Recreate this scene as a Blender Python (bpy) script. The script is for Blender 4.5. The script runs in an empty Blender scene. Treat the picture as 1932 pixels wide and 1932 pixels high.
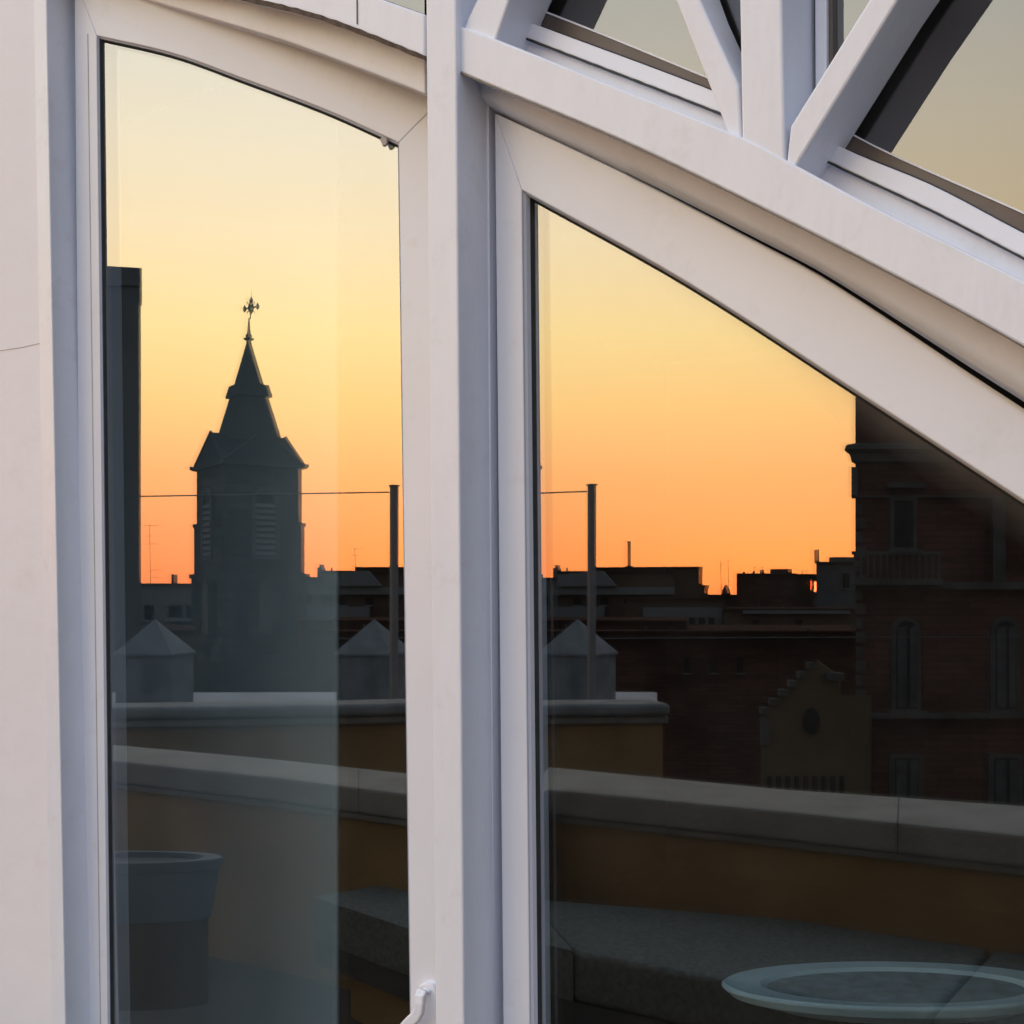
import bpy, bmesh, math, random
from mathutils import Vector, Matrix
random.seed(7)
R = math.radians
scene = bpy.context.scene
col = scene.collection

# ------------------------------------------------------------------ camera
F_, H_, CX = 2332.0, 1130.0, 966.0          # focal length, horizon and centre in units of a 1932 wide picture
EYE = 1.6
cam_d = bpy.data.cameras.new('camera')
cam = bpy.data.objects.new('camera', cam_d); col.objects.link(cam)
cam.location = (0, 0, EYE); cam.rotation_euler = (R(90), 0, 0)
cam_d.sensor_width = 36; cam_d.lens = 36 * F_ / 1932.0
cam_d.shift_y = (H_ - 966) / 1932.0
cam_d.clip_end = 20000; cam_d.clip_start = 0.05
scene.camera = cam

# ------------------------------------------------------------------ sky, sun, exposure
SUNB = R(-121.64)
SUN = Vector((math.sin(SUNB), math.cos(SUNB), math.tan(R(0.55)))).normalized()
world = bpy.data.worlds.new('World'); scene.world = world; world.use_nodes = True
nt = world.node_tree; nt.nodes.clear()
def wn(t, **k):
    n = nt.nodes.new(t)
    for a, b in k.items(): setattr(n, a, b)
    return n
def wmath(op, a, b=None, clamp=False):
    n = wn('ShaderNodeMath', operation=op); n.use_clamp = clamp
    for i, v in enumerate((a, b)):
        if v is None: continue
        if isinstance(v, (int, float)): n.inputs[i].default_value = v
        else: nt.links.new(v, n.inputs[i])
    return n.outputs[0]
tc = wn('ShaderNodeTexCoord'); sep = wn('ShaderNodeSeparateXYZ'); nt.links.new(tc.outputs['Generated'], sep.inputs[0])
elev = wmath('DIVIDE', wmath('ARCSINE', sep.outputs[2]), R(40), True)      # 0 at the horizon, 1 at 40 degrees up
flat = wn('ShaderNodeVectorMath', operation='MULTIPLY'); nt.links.new(tc.outputs['Generated'], flat.inputs[0]); flat.inputs[1].default_value = (1, 1, 0)
nrm = wn('ShaderNodeVectorMath', operation='NORMALIZE'); nt.links.new(flat.outputs[0], nrm.inputs[0])
dot = wn('ShaderNodeVectorMath', operation='DOT_PRODUCT'); nt.links.new(nrm.outputs[0], dot.inputs[0])
GLOW = SUNB + R(16)                                   # brightest part of the afterglow
dot.inputs[1].default_value = (math.sin(GLOW), math.cos(GLOW), 0)
lobe = wmath('POWER', wmath('MAXIMUM', wmath('MULTIPLY_ADD', dot.outputs['Value'], 0.5), 0.0), 5.0)
lobe.node.inputs[0].links[0].from_node.inputs[0].links[0].from_node.inputs[2].default_value = 0.5
def ramp(src, stops):
    n = wn('ShaderNodeValToRGB'); e = n.color_ramp.elements
    while len(e) < len(stops): e.new(0.5)
    for x, (p, c) in zip(e, stops): x.position = p; x.color = (*c, 1)
    nt.links.new(src, n.inputs[0]); return n.outputs[0]
west = ramp(elev, [(0.0, (.86, .13, .0)), (.03, (.98, .165, .0)), (.07, (1.0, .215, .0)), (.14, (1.0, .33, .0)), (.22, (1.0, .53, .05)), (.30, (1.0, .67, .145)),
                   (.40, (.94, .69, .29)), (.50, (.84, .68, .38)), (.60, (.71, .63, .43)), (.80, (.46, .45, .40)), (1.0, (.36, .40, .46))])
dome = ramp(elev, [(0.0, (.24, .20, .17)), (.15, (.27, .25, .27)), (.5, (.29, .32, .40)), (1.0, (.33, .40, .54))])
sky = wn('ShaderNodeTexSky'); sky.sky_type = 'NISHITA'; sky.sun_disc = False
sky.sun_elevation = R(1.0); sky.sun_rotation = SUNB; sky.air_density = 1.0; sky.dust_density = 1.0; sky.ozone_density = 2.0
WEST, NISH = 2.7, 0.11
bg1 = wn('ShaderNodeBackground'); nt.links.new(west, bg1.inputs[0]); nt.links.new(wmath('MULTIPLY', lobe, WEST), bg1.inputs[1])
bg2 = wn('ShaderNodeBackground'); hs_ = wn('ShaderNodeMixRGB', blend_type='MULTIPLY'); hs_.inputs[0].default_value = 1; hs_.inputs[2].default_value = (.86, .95, 1.08, 1)
nt.links.new(sky.outputs[0], hs_.inputs[1]); nt.links.new(hs_.outputs[0], bg2.inputs[0]); bg2.inputs[1].default_value = NISH
add = wn('ShaderNodeAddShader'); nt.links.new(bg1.outputs[0], add.inputs[0]); nt.links.new(bg2.outputs[0], add.inputs[1])
bg3 = wn('ShaderNodeBackground'); nt.links.new(dome, bg3.inputs[0]); bg3.inputs[1].default_value = 1.45
add2 = wn('ShaderNodeAddShader'); nt.links.new(add.outputs[0], add2.inputs[0]); nt.links.new(bg3.outputs[0], add2.inputs[1])
wo = wn('ShaderNodeOutputWorld'); nt.links.new(add2.outputs[0], wo.inputs[0])

sl = bpy.data.lights.new('sun', 'SUN'); so = bpy.data.objects.new('sun', sl); col.objects.link(so)
sl.energy = 0.0012; sl.angle = R(0.5); sl.color = (1, .07, .02)      # the last red sliver between the roofs
so.rotation_euler = SUN.to_track_quat('Z', 'Y').to_euler()
scene.view_settings.view_transform = 'Standard'; scene.view_settings.look = 'None'
scene.view_settings.exposure = 0.0; scene.view_settings.gamma = 1.0
try: scene.cycles.caustics_reflective = False
except Exception: pass
try: scene.cycles.max_bounces = 8; scene.cycles.transparent_max_bounces = 12; scene.cycles.glossy_bounces = 5
except Exception: pass

# ------------------------------------------------------------------ materials
def mat(name, base, rough=.6, var=.12, scale=6, bump=.0, bscale=40, spec=.35, metal=0, base2=None, stretch=None):
    m = bpy.data.materials.new(name); m.use_nodes = True; n = m.node_tree; b = n.nodes['Principled BSDF']
    b.inputs['Roughness'].default_value = rough; b.inputs['Metallic'].default_value = metal
    b.inputs['Specular IOR Level'].default_value = spec
    t = n.nodes.new('ShaderNodeTexCoord'); mp = n.nodes.new('ShaderNodeMapping')
    n.links.new(t.outputs['Object'], mp.inputs[0])
    if stretch: mp.inputs['Scale'].default_value = stretch
    no = n.nodes.new('ShaderNodeTexNoise'); no.inputs['Scale'].default_value = scale; no.inputs['Detail'].default_value = 6
    n.links.new(mp.outputs[0], no.inputs[0])
    cr = n.nodes.new('ShaderNodeValToRGB'); b2 = base2 or tuple(c * (1 - var) for c in base)
    cr.color_ramp.elements[0].position = .35; cr.color_ramp.elements[0].color = (*b2, 1)
    cr.color_ramp.elements[1].position = .65; cr.color_ramp.elements[1].color = (*base, 1)
    n.links.new(no.outputs[0], cr.inputs[0]); n.links.new(cr.outputs[0], b.inputs['Base Color'])
    if bump:
        n2 = n.nodes.new('ShaderNodeTexNoise'); n2.inputs['Scale'].default_value = bscale; n2.inputs['Detail'].default_value = 5
        n.links.new(mp.outputs[0], n2.inputs[0])
        bp = n.nodes.new('ShaderNodeBump'); bp.inputs['Strength'].default_value = bump; bp.inputs['Distance'].default_value = .01
        n.links.new(n2.outputs[0], bp.inputs['Height']); n.links.new(bp.outputs[0], b.inputs['Normal'])
    return m
M = {}
M['paint'] = mat('white_gloss_paint', (.82, .86, .94), .34, .03, 9, .10, 30, .5, stretch=(3, 3, .9))
def soil(m, amt, scale, colr):
    n = m.node_tree; b = n.nodes['Principled BSDF']; src = b.inputs['Base Color'].links[0].from_socket
    tc_ = n.nodes.new('ShaderNodeTexCoord'); no = n.nodes.new('ShaderNodeTexNoise'); no.inputs['Scale'].default_value = scale; no.inputs['Detail'].default_value = 10; no.inputs['Roughness'].default_value = .72
    mr = n.nodes.new('ShaderNodeMapRange'); mr.inputs[1].default_value = .56; mr.inputs[2].default_value = .80; mr.inputs[4].default_value = amt
    mx = n.nodes.new('ShaderNodeMixRGB'); mx.inputs[2].default_value = (*colr, 1)
    n.links.new(tc_.outputs['Object'], no.inputs[0]); n.links.new(no.outputs[0], mr.inputs[0]); n.links.new(mr.outputs[0], mx.inputs[0]); n.links.new(src, mx.inputs[1]); n.links.new(mx.outputs[0], b.inputs['Base Color'])
    return m
soil(M['paint'], .40, 11, (.55, .53, .52))
M['pvc'] = mat('white_frame_plastic', (.82, .86, .94), .30, .03, 5, .03, 60, .5)
M['plaster'] = mat('smooth_white_plaster', (.83, .84, .90), .55, .03, 3, .18, 14, .4)
soil(M['plaster'], .35, 6, (.60, .55, .53)); soil(M['pvc'], .30, 14, (.55, .53, .50))
M['seal_gap'] = mat('dark_rubber_seal', (.035, .04, .042), .6, .3, 30)
M['dirt'] = mat('brown_dirty_sealant', (.13, .095, .07), .8, .5, 60, .3, 200)
M['groove'] = mat('dark_joint_dirt', (.08, .07, .065), .9, .4, 80)
M['alu'] = mat('dull_brown_metal', (.13, .11, .10), .42, .25, 12, .05, 80, .5, .2)
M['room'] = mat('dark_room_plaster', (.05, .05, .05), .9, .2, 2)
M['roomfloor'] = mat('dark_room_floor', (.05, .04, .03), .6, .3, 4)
M['curtain'] = mat('pale_curtain_cloth', (.64, .77, .80), .9, .06, 3)
M['cap'] = mat('grey_painted_coping', (.22, .22, .19), .75, .25, 5, .5, 60, .2)
M['yellow'] = mat('ochre_painted_render', (.26, .17, .065), .85, .25, 3, .5, 70, .2)
M['tile'] = mat('terrace_floor_tiles', (.10, .09, .075), .8, .3, 3, .3, 30, spec=.1)
M['cushion'] = mat('grey_outdoor_fabric', (.155, .17, .145), .95, .45, 55, .4, 300, .1)
M['base'] = mat('dark_bench_slab', (.07, .075, .07), .8, .25, 10, .3, 60, .2)
M['bowl'] = mat('pale_glazed_ceramic', (.62, .88, 1.0), .4, .15, 9)
M['tub'] = mat('weathered_pale_tub', (.14, .16, .17), .8, .2, 6, spec=.1)
M['bowlin'] = mat('blue_grey_stone_top', (.22, .36, .43), .7, .5, 26)
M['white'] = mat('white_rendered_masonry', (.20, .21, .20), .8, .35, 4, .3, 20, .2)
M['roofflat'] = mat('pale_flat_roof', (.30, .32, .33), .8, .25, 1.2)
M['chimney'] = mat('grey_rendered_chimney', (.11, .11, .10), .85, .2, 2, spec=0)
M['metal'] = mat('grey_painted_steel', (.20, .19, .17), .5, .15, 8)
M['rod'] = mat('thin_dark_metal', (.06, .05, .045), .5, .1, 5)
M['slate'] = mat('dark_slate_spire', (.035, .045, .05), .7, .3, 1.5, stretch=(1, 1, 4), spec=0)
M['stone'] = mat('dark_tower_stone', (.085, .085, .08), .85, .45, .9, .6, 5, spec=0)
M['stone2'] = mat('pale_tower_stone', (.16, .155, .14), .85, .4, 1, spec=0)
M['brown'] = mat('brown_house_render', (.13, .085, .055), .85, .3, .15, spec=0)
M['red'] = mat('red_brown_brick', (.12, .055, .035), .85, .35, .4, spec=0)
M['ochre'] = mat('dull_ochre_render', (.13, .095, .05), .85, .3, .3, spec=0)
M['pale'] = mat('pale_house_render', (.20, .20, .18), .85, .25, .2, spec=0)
M['trim'] = mat('pale_stone_trim', (.24, .24, .22), .8, .3, 1, spec=0)
M['dark'] = mat('dark_window_glass', (.02, .02, .022), .6, .4, 1, spec=.03)
M['plinth'] = mat('dull_brown_plinth', (.12, .095, .06), .9, .3, 4, spec=.05)
M['gap'] = mat('gap_shade_black', (.006, .006, .006), .95, .2, 4, spec=0)
M['hair'] = mat('faint_hairline_grey', (.52, .49, .47), .8, .2, 20)  # faint grey of the hairline crack, bead joint and sealant drip
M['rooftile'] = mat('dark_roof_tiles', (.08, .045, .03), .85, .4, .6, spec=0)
M['ground'] = mat('city_street_ground', (.07, .065, .06), .9, .3, .01, spec=0)

def bricks(m, w, h, c1, c2, mort):
    n = m.node_tree; b = n.nodes['Principled BSDF']; src = b.inputs['Base Color'].links[0].from_socket
    tc_ = n.nodes.new('ShaderNodeTexCoord'); sp = n.nodes.new('ShaderNodeSeparateXYZ'); n.links.new(tc_.outputs['Object'], sp.inputs[0])
    ad = n.nodes.new('ShaderNodeMath'); ad.operation = 'ADD'; n.links.new(sp.outputs[0], ad.inputs[0]); n.links.new(sp.outputs[1], ad.inputs[1])
    cb_ = n.nodes.new('ShaderNodeCombineXYZ'); n.links.new(ad.outputs[0], cb_.inputs[0]); n.links.new(sp.outputs[2], cb_.inputs[1])
    bt = n.nodes.new('ShaderNodeTexBrick'); bt.inputs['Scale'].default_value = 1; bt.inputs['Brick Width'].default_value = w; bt.inputs['Row Height'].default_value = h; bt.inputs['Mortar Size'].default_value = h * .07
    bt.inputs['Color1'].default_value = (*c1, 1); bt.inputs['Color2'].default_value = (*c2, 1); bt.inputs['Mortar'].default_value = (*mort, 1); n.links.new(cb_.outputs[0], bt.inputs[0])
    mx = n.nodes.new('ShaderNodeMixRGB'); mx.blend_type = 'MULTIPLY'; mx.inputs[0].default_value = 1; n.links.new(src, mx.inputs[1]); n.links.new(bt.outputs[0], mx.inputs[2]); n.links.new(mx.outputs[0], b.inputs['Base Color'])
bricks(M['red'], .5, .16, (1.15, 1.1, 1.1), (.7, .72, .75), (.5, .5, .5))
bricks(M['stone'], .8, .42, (1.7, 1.65, 1.55), (.55, .58, .62), (.2, .2, .2))
M['dimtrim'] = mat('dark_stone_trim', (.105, .10, .085), .9, .45, 1.2, spec=0)  # darker, mottled version of the stone trim
M['shutter'] = mat('weathered_shutter', (.075, .085, .08), .9, .4, 3, spec=0)
def glass(name, refl, tint, rough=0.0, dust=0.0):
    m = bpy.data.materials.new(name); m.use_nodes = True; n = m.node_tree; n.nodes.clear()
    o = n.nodes.new('ShaderNodeOutputMaterial'); g = n.nodes.new('ShaderNodeBsdfGlossy'); g.inputs['Roughness'].default_value = rough
    g.inputs['Color'].default_value = (1, 1, 1, 1)
    wv = n.nodes.new('ShaderNodeTexNoise'); wv.inputs['Scale'].default_value = 1.6; wv.inputs['Detail'].default_value = 1; tw_ = n.nodes.new('ShaderNodeTexCoord'); n.links.new(tw_.outputs['Object'], wv.inputs[0])
    bw = n.nodes.new('ShaderNodeBump'); bw.inputs['Strength'].default_value = 1; bw.inputs['Distance'].default_value = .00012; n.links.new(wv.outputs[0], bw.inputs['Height']); n.links.new(bw.outputs[0], g.inputs['Normal'])
    t = n.nodes.new('ShaderNodeBsdfTransparent'); t.inputs['Color'].default_value = (*tint, 1)
    x = n.nodes.new('ShaderNodeMixShader'); x.inputs[0].default_value = refl
    n.links.new(t.outputs[0], x.inputs[1]); n.links.new(g.outputs[0], x.inputs[2])
    if not dust: n.links.new(x.outputs[0], o.inputs[0]); return m
    d = n.nodes.new('ShaderNodeBsdfDiffuse'); d.inputs['Color'].default_value = (.6, .6, .58, 1); y = n.nodes.new('ShaderNodeMixShader')
    tc_ = n.nodes.new('ShaderNodeTexCoord'); no = n.nodes.new('ShaderNodeTexNoise'); no.inputs['Scale'].default_value = 5; no.inputs['Detail'].default_value = 9; no.inputs['Roughness'].default_value = .7
    mr = n.nodes.new('ShaderNodeMapRange'); mr.inputs[1].default_value = .35; mr.inputs[2].default_value = .75; mr.inputs[3].default_value = dust * .4; mr.inputs[4].default_value = dust * 2.2
    n.links.new(tc_.outputs['Object'], no.inputs[0]); n.links.new(no.outputs[0], mr.inputs[0]); n.links.new(mr.outputs[0], y.inputs[0])
    n.links.new(x.outputs[0], y.inputs[1]); n.links.new(d.outputs[0], y.inputs[2]); n.links.new(y.outputs[0], o.inputs[0])
    return m
M['glass'] = glass('oblique_window_glass', .285, (.86, .90, .91), dust=.006)
M['glassr'] = glass('window_glass', .25, (.86, .90, .91), dust=.008)
M['fanglass'] = glass('tinted_fanlight_glass', .20, (.66, .74, .70), dust=.03)
M['inner'] = glass('inner_window_glass', .10, (.86, .91, .92))
M['screen'] = glass('clear_screen_glass', .0, (.97, .98, .98))
def clear_back(name):
    m = bpy.data.materials.new(name); m.use_nodes = True; n = m.node_tree; n.nodes.clear()
    o = n.nodes.new('ShaderNodeOutputMaterial'); t = n.nodes.new('ShaderNodeBsdfTransparent'); n.links.new(t.outputs[0], o.inputs[0]); return m
M['glassback'] = clear_back('glass_inner_face')

# ------------------------------------------------------------------ object helpers
ORG = {}
def tag(o, label=None, cat=None, group=None, kind=None):
    if label: o['label'] = label
    if cat: o['category'] = cat
    if group: o['group'] = group
    if kind: o['kind'] = kind
    return o
def empty(name, loc, label=None, cat=None, group=None):
    o = bpy.data.objects.new(name, None); col.objects.link(o); o.location = loc; o.empty_display_size = .2
    ORG[o.name] = Vector(loc); return tag(o, label, cat, group)
class MB:
    def __init__(s): s.v = []; s.f = []; s.mi = []
    def add(s, vs, fs, mi=0, xf=None):
        k = len(s.v)
        for p in vs: s.v.append(Vector(xf(p)) if xf else Vector(p))
        for f in fs: s.f.append([k + i for i in f]); s.mi.append(mi)
    def box(s, x0, x1, y0, y1, z0, z1, xf=None, mi=0):
        vs = [(x, y, z) for z in (z0, z1) for y in (y0, y1) for x in (x0, x1)]
        s.add(vs, [(0, 2, 3, 1), (4, 5, 7, 6), (0, 1, 5, 4), (2, 6, 7, 3), (0, 4, 6, 2), (1, 3, 7, 5)], mi, xf)
    def prism(s, front, back, mi=0, xf=None):
        n = len(front)
        s.add(list(front) + list(back), [list(range(n)), list(range(2 * n - 1, n - 1, -1))] +
              [(i, (i + 1) % n, n + (i + 1) % n, n + i) for i in range(n)], mi, xf)
    def poly(s, pts, z0, z1, mi=0):                  # plan polygon pulled up
        s.prism([(p[0], p[1], z0) for p in pts], [(p[0], p[1], z1) for p in pts], mi)
    def lathe(s, prof, c=(0, 0, 0), seg=24, xf=None, sx=1, sy=1, rot=0, mi=0):
        vs = []; fs = []; c = Vector(c)
        for r, z in prof:
            for i in range(seg):
                a = 2 * math.pi * i / seg + rot; vs.append(c + Vector((math.cos(a) * r * sx, math.sin(a) * r * sy, z)))
        for j in range(len(prof) - 1):
            for i in range(seg):
                a = j * seg + i; b = j * seg + (i + 1) % seg; fs.append((a, b, b + seg, a + seg))
        fs.append(list(range(seg - 1, -1, -1))); fs.append([(len(prof) - 1) * seg + i for i in range(seg)])
        s.add(vs, fs, mi, xf)
    def rod(s, a, b, r, seg=8, xf=None):
        a = Vector(a); b = Vector(b); d = (b - a); q = d.to_track_quat('Z', 'Y'); vs = []
        for p in (a, b):
            for i in range(seg):
                t = 2 * math.pi * i / seg; vs.append(p + q @ Vector((math.cos(t) * r, math.sin(t) * r, 0)))
        s.add(vs, [list(range(seg - 1, -1, -1)), list(range(seg, 2 * seg))] + [(i, (i + 1) % seg, seg + (i + 1) % seg, seg + i) for i in range(seg)], 0, xf)
    def build(s, name, m, parent=None, bevel=0, smooth=False, origin=None, seg=2):
        if parent is not None: o0 = ORG[parent.name]
        elif origin is not None: o0 = Vector(origin)
        else:
            n = len(s.v); o0 = sum(s.v, Vector()) / n; o0.z = min(v.z for v in s.v)
        me = bpy.data.meshes.new(name); me.from_pydata([v - o0 for v in s.v], [], s.f)
        ms = m if isinstance(m, (list, tuple)) else [m]
        for x in ms: me.materials.append(x)
        for p, i in zip(me.polygons, s.mi): p.material_index = i
        b = bmesh.new(); b.from_mesh(me); bmesh.ops.recalc_face_normals(b, faces=b.faces); b.to_mesh(me); b.free()
        if smooth:
            for p in me.polygons: p.use_smooth = True
        o = bpy.data.objects.new(name, me); col.objects.link(o)
        if parent is not None: o.parent = parent
        else: o.location = o0
        ORG[o.name] = o0
        if bevel:
            md = o.modifiers.new('bevel', 'BEVEL'); md.width = bevel; md.segments = seg; md.limit_method = 'ANGLE'; md.angle_limit = R(35)
            md.harden_normals = False
        return o

# ------------------------------------------------------------------ the window wall and its two glass planes
AL = R(36)
class Plane:                                          # vertical plane: right is u, into the building is m
    def __init__(s, a, o): s.a = a; s.u = Vector((math.cos(a), -math.sin(a), 0)); s.m = Vector((math.sin(a), math.cos(a), 0)); s.o = Vector((o[0], o[1], 0))
    def hit(s, px, py, w):                            # point of the plane w metres in, seen at px, py
        d = Vector(((px - CX) / F_, 1, (H_ - py) / F_)); dh = Vector((d.x, d.y, 0)); t = (w + s.o.dot(s.m)) / dh.dot(s.m)
        return Vector((d.x * t, d.y * t, EYE + d.z * t))
    def pt(s, a, w, z): p = s.o + s.u * a + s.m * w; p.z = z; return p
    def refl(s, p): p = Vector(p); h = Vector((p.x, p.y, 0)); return p - 2 * ((h - s.o).dot(s.m)) * s.m
WP = Plane(AL, ((835 - CX) / F_ * 2.0, 2.0))
SASHL = Plane(AL - R(5.6), WP.hit(150, 500, .052))    # the left leaf stands slightly ajar
WR = .070                                             # depth of the right sash face
GLR = Plane(AL, WP.o + WP.m * (WR + .024))
GLL = Plane(SASHL.a, SASHL.o + SASHL.m * .011)
def VL(px, py, Y): return GLL.refl(((px - CX) / F_ * Y, Y, EYE + (H_ - py) / F_ * Y))      # place of a thing mirrored in the left pane
def VR(px, py, Y): return GLR.refl(((px - CX) / F_ * Y, Y, EYE + (H_ - py) / F_ * Y))
def VZ(G, px, py, z):
    Y = (EYE - z) * F_ / (py - H_); return G.refl(((px - CX) / F_ * Y, Y, z))

def slab(mb, pts, w0, w1, P=WP, mi=0):
    a = [P.hit(x, y, w0) for x, y in pts]; mb.prism(a, [p + P.m * (w1 - w0) for p in a], mi)
def interp(pts, x):
    n = len(pts); 
    if x <= pts[0][0]: i = 0
    elif x >= pts[-1][0]: i = n - 2
    else: i = max(k for k in range(n - 1) if pts[k][0] <= x)
    (x0, y0), (x1, y1) = pts[i], pts[i + 1]; h = x1 - x0
    def sl(k):
        k0 = max(0, k - 1); k1 = min(n - 1, k + 1); return (pts[k1][1] - pts[k0][1]) / (pts[k1][0] - pts[k0][0])
    if x < pts[0][0] or x > pts[-1][0]:
        k = 0 if x < pts[0][0] else n - 1; return pts[k][1] + sl(k) * (x - pts[k][0])
    t = (x - x0) / h; m0 = sl(i) * h; m1 = sl(i + 1) * h
    return (2*t**3-3*t*t+1)*y0 + (t**3-2*t*t+t)*m0 + (-2*t**3+3*t*t)*y1 + (t**3-t*t)*m1
def arc(pts, x0, x1, n=24): return [(x0 + (x1 - x0) * i / n, interp(pts, x0 + (x1 - x0) * i / n)) for i in range(n + 1)]
def band(top, bot, x0, x1, n=24): return arc(top, x0, x1, n) + arc(bot, x0, x1, n)[::-1]

RAIL_B = [(-200, -85), (100, -60), (300, -35), (480, 0), (617, 36), (803, 109), (906, 153), (1179, 268), (1434, 391), (1702, 528), (1932, 655), (2300, 872)]
RAIL_T = [(-200, -165), (100, -150), (300, -118), (480, -70), (617, -36), (726, 0), (803, 27), (906, 62), (1179, 170), (1404, 260), (1486, 303), (1640, 385), (1932, 530), (2300, 735)]
SR_O = [(900, 200), (933, 213), (1179, 328), (1434, 459), (1562, 528), (1864, 724), (1932, 768), (2300, 1020)]
SR_I = [(900, 312), (985, 359), (1289, 528), (1594, 724), (1932, 945), (2300, 1190)]
SL_O = [(60, -62), (142, -42), (281, 0), (528, 74), (620, 107), (803, 178), (900, 222)]
SL_I = [(142, 58), (182, 67), (328, 101), (453, 146), (617, 208), (754, 270), (900, 338)]
FA = [(860, -35), (1029, 22), (1332, 145), (1420, 184)]         # lower glass line of the fan panes
FA_D = [(840, -20), (955, 25), (1340, 169), (1430, 210)]
FA_L = [(840, 10), (942, 52), (1365, 216), (1440, 250)]
FB = [(1440, 168), (1560, 228), (1680, 290), (1932, 402), (2300, 575)]
FB_D = [(1440, 200), (1595, 281), (1760, 350), (1932, 440), (2300, 620)]
FB_L = [(1440, 245), (1592, 319), (1760, 398), (1932, 487), (2300, 675)]
LOW = 2930                                            # picture line of the terrace level at the window
def edge(x0, y0, x1, y1, y): return x0 + (x1 - x0) * (y - y0) / (y1 - y0)

frame = empty('arched_window_frame', WP.pt(0, 0, 0), 'white painted arched window framework with mullion, curved rail and slanting struts', 'window frame')
def member(name, pts, w0, w1, m='paint', bevel=.0035, parent=frame, P=WP):
    mb = MB(); slab(mb, pts, w0, w1, P); return mb.build(name, M[m], parent, bevel)
MX0 = lambda y: edge(803, 0, 821, 1932, y); MX1 = lambda y: edge(861, 130, 875, 1932, y)
member('mullion', [(MX0(-480), -480), (MX1(-480), -480), (MX1(LOW), LOW), (MX0(LOW), LOW)], -.012, .115)
member('curved_rail', band(RAIL_T, RAIL_B, -160, 801), .0, .11)
member('curved_rail', band(RAIL_T, RAIL_B, 864, 2300, 40), .0, .11)
member('upper_mullion', [(1390, -480), (1474, -480), (1475, 0), (1481, 325), (1400, 290), (1395, 0)], .002, .118)
member('strut', [(1100, -480), (1147, -480), (1321, 0), (1393, 160), (1400, 285), (1384, 278), (1275, 0)], .008, .10)
member('strut', [(1960, -480), (2016, -480), (1694, 0), (1488, 335), (1482, 320), (1491, 238), (1639, 0)], .004, .10)
member('strut', [(1100, -480), (1170, -480), (960, 0), (944, 48), (932, 84), (872, 62), (884, 32), (899, 0)], .006, .10)
# fixed frame behind the rail and beside the mullion
def ruled(mb, rows, P=WP):
    """rows of (polyline, depth): a moulded surface running from row to row, closed at the back"""
    n = len(rows[0][0]); vs = [P.hit(x, y, w) for pts, w in rows for x, y in pts]
    fs = [(j * n + i, j * n + i + 1, (j + 1) * n + i + 1, (j + 1) * n + i) for j in range(len(rows) - 1) for i in range(n - 1)]
    mb.add(vs, fs)
def mid(A, B, t, x0, x1, n=30): return [(x, interp(A, x) * (1 - t) + interp(B, x) * t) for x in [x0 + (x1 - x0) * i / n for i in range(n + 1)]]
mb = MB()
ruled(mb, [(mid(RAIL_B, SR_O, -.25, 880, 2300), .046), (mid(RAIL_B, SR_O, .50, 880, 2300), .050), (mid(RAIL_B, SR_O, .78, 880, 2300), .062), (mid(RAIL_B, SR_O, 1.02, 880, 2300), .095), (mid(RAIL_B, SR_O, 1.1, 880, 2300), .14)])
mb.build('head_jamb', M['paint'], frame, smooth=True)
mb = MB()
jl = lambda a, w: ([(edge(a, 150, a + 10, 1932, y), y) for y in (100, 400, 800, 1200, 1600, 1932, LOW)], w)
ruled(mb, [jl(855, .066), jl(906, .066), jl(908, .074), jl(911, .066), jl(922, .068), jl(934, .085), jl(942, .12)])
mb.build('side_jamb', M['paint'], frame, smooth=False)
mb = MB(); rg_ = random.Random(4); L_ = [(909.5 + 8 * (y - 160) / 1772 + rg_.uniform(-.5, .5), y) for y in range(160, 1960, 30)]; R_ = [(x + rg_.choice((.6, 1.6, 2.4, 3.4)), y) for x, y in L_]; slab(mb, L_ + R_[::-1], .0640, .068)
mb.build('joint_line', M['groove'], frame)
mb = MB()
slab(mb, band([(x, y - 6) for x, y in RAIL_B], SL_O, 100, 802), .050, .10)
mb.build('head_jamb', M['paint'], frame, .003)
# brown dirty sealant lines
def line(name, pts, x0, x1, th, w, m, parent=frame, off=0, P=WP, n=140, d=.004, wave=1):
    mb = MB(); xs = [x0 + (x1 - x0) * i / n for i in range(n + 1)]
    t = [(x, interp(pts, x) + off - (th if not callable(th) else th(x)) * .5 * (1 + .22 * wave * math.sin(x * .21) * math.sin(x * .043))) for x in xs]
    b = [(x, interp(pts, x) + off + (th if not callable(th) else th(x)) * .5 * (1 + .10 * wave * math.sin(x * .13 + 2))) for x in xs]
    slab(mb, t + b[::-1], w, w + d, P); return mb.build(name, M[m], parent)
line('sealant_bead', RAIL_B, 430, 802, 9, -.002, 'dirt', off=1)
line('sealant_bead', RAIL_B, 864, 2000, 4, -.001, 'alu', off=0)
mb = MB(); slab(mb, [(672, -20), (674.5, -20), (675, 46), (672.5, 45)], -.001, .002); mb.build('joint_line', M['trim'], frame)
line('seal_gap', SR_O, 1180, 2300, lambda x: 1.0 + max(0, (x - 1200)) * .0165, .060, 'gap', off=-3, wave=0)  # black strip painted along the open sash gap, in place of its shade
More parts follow.
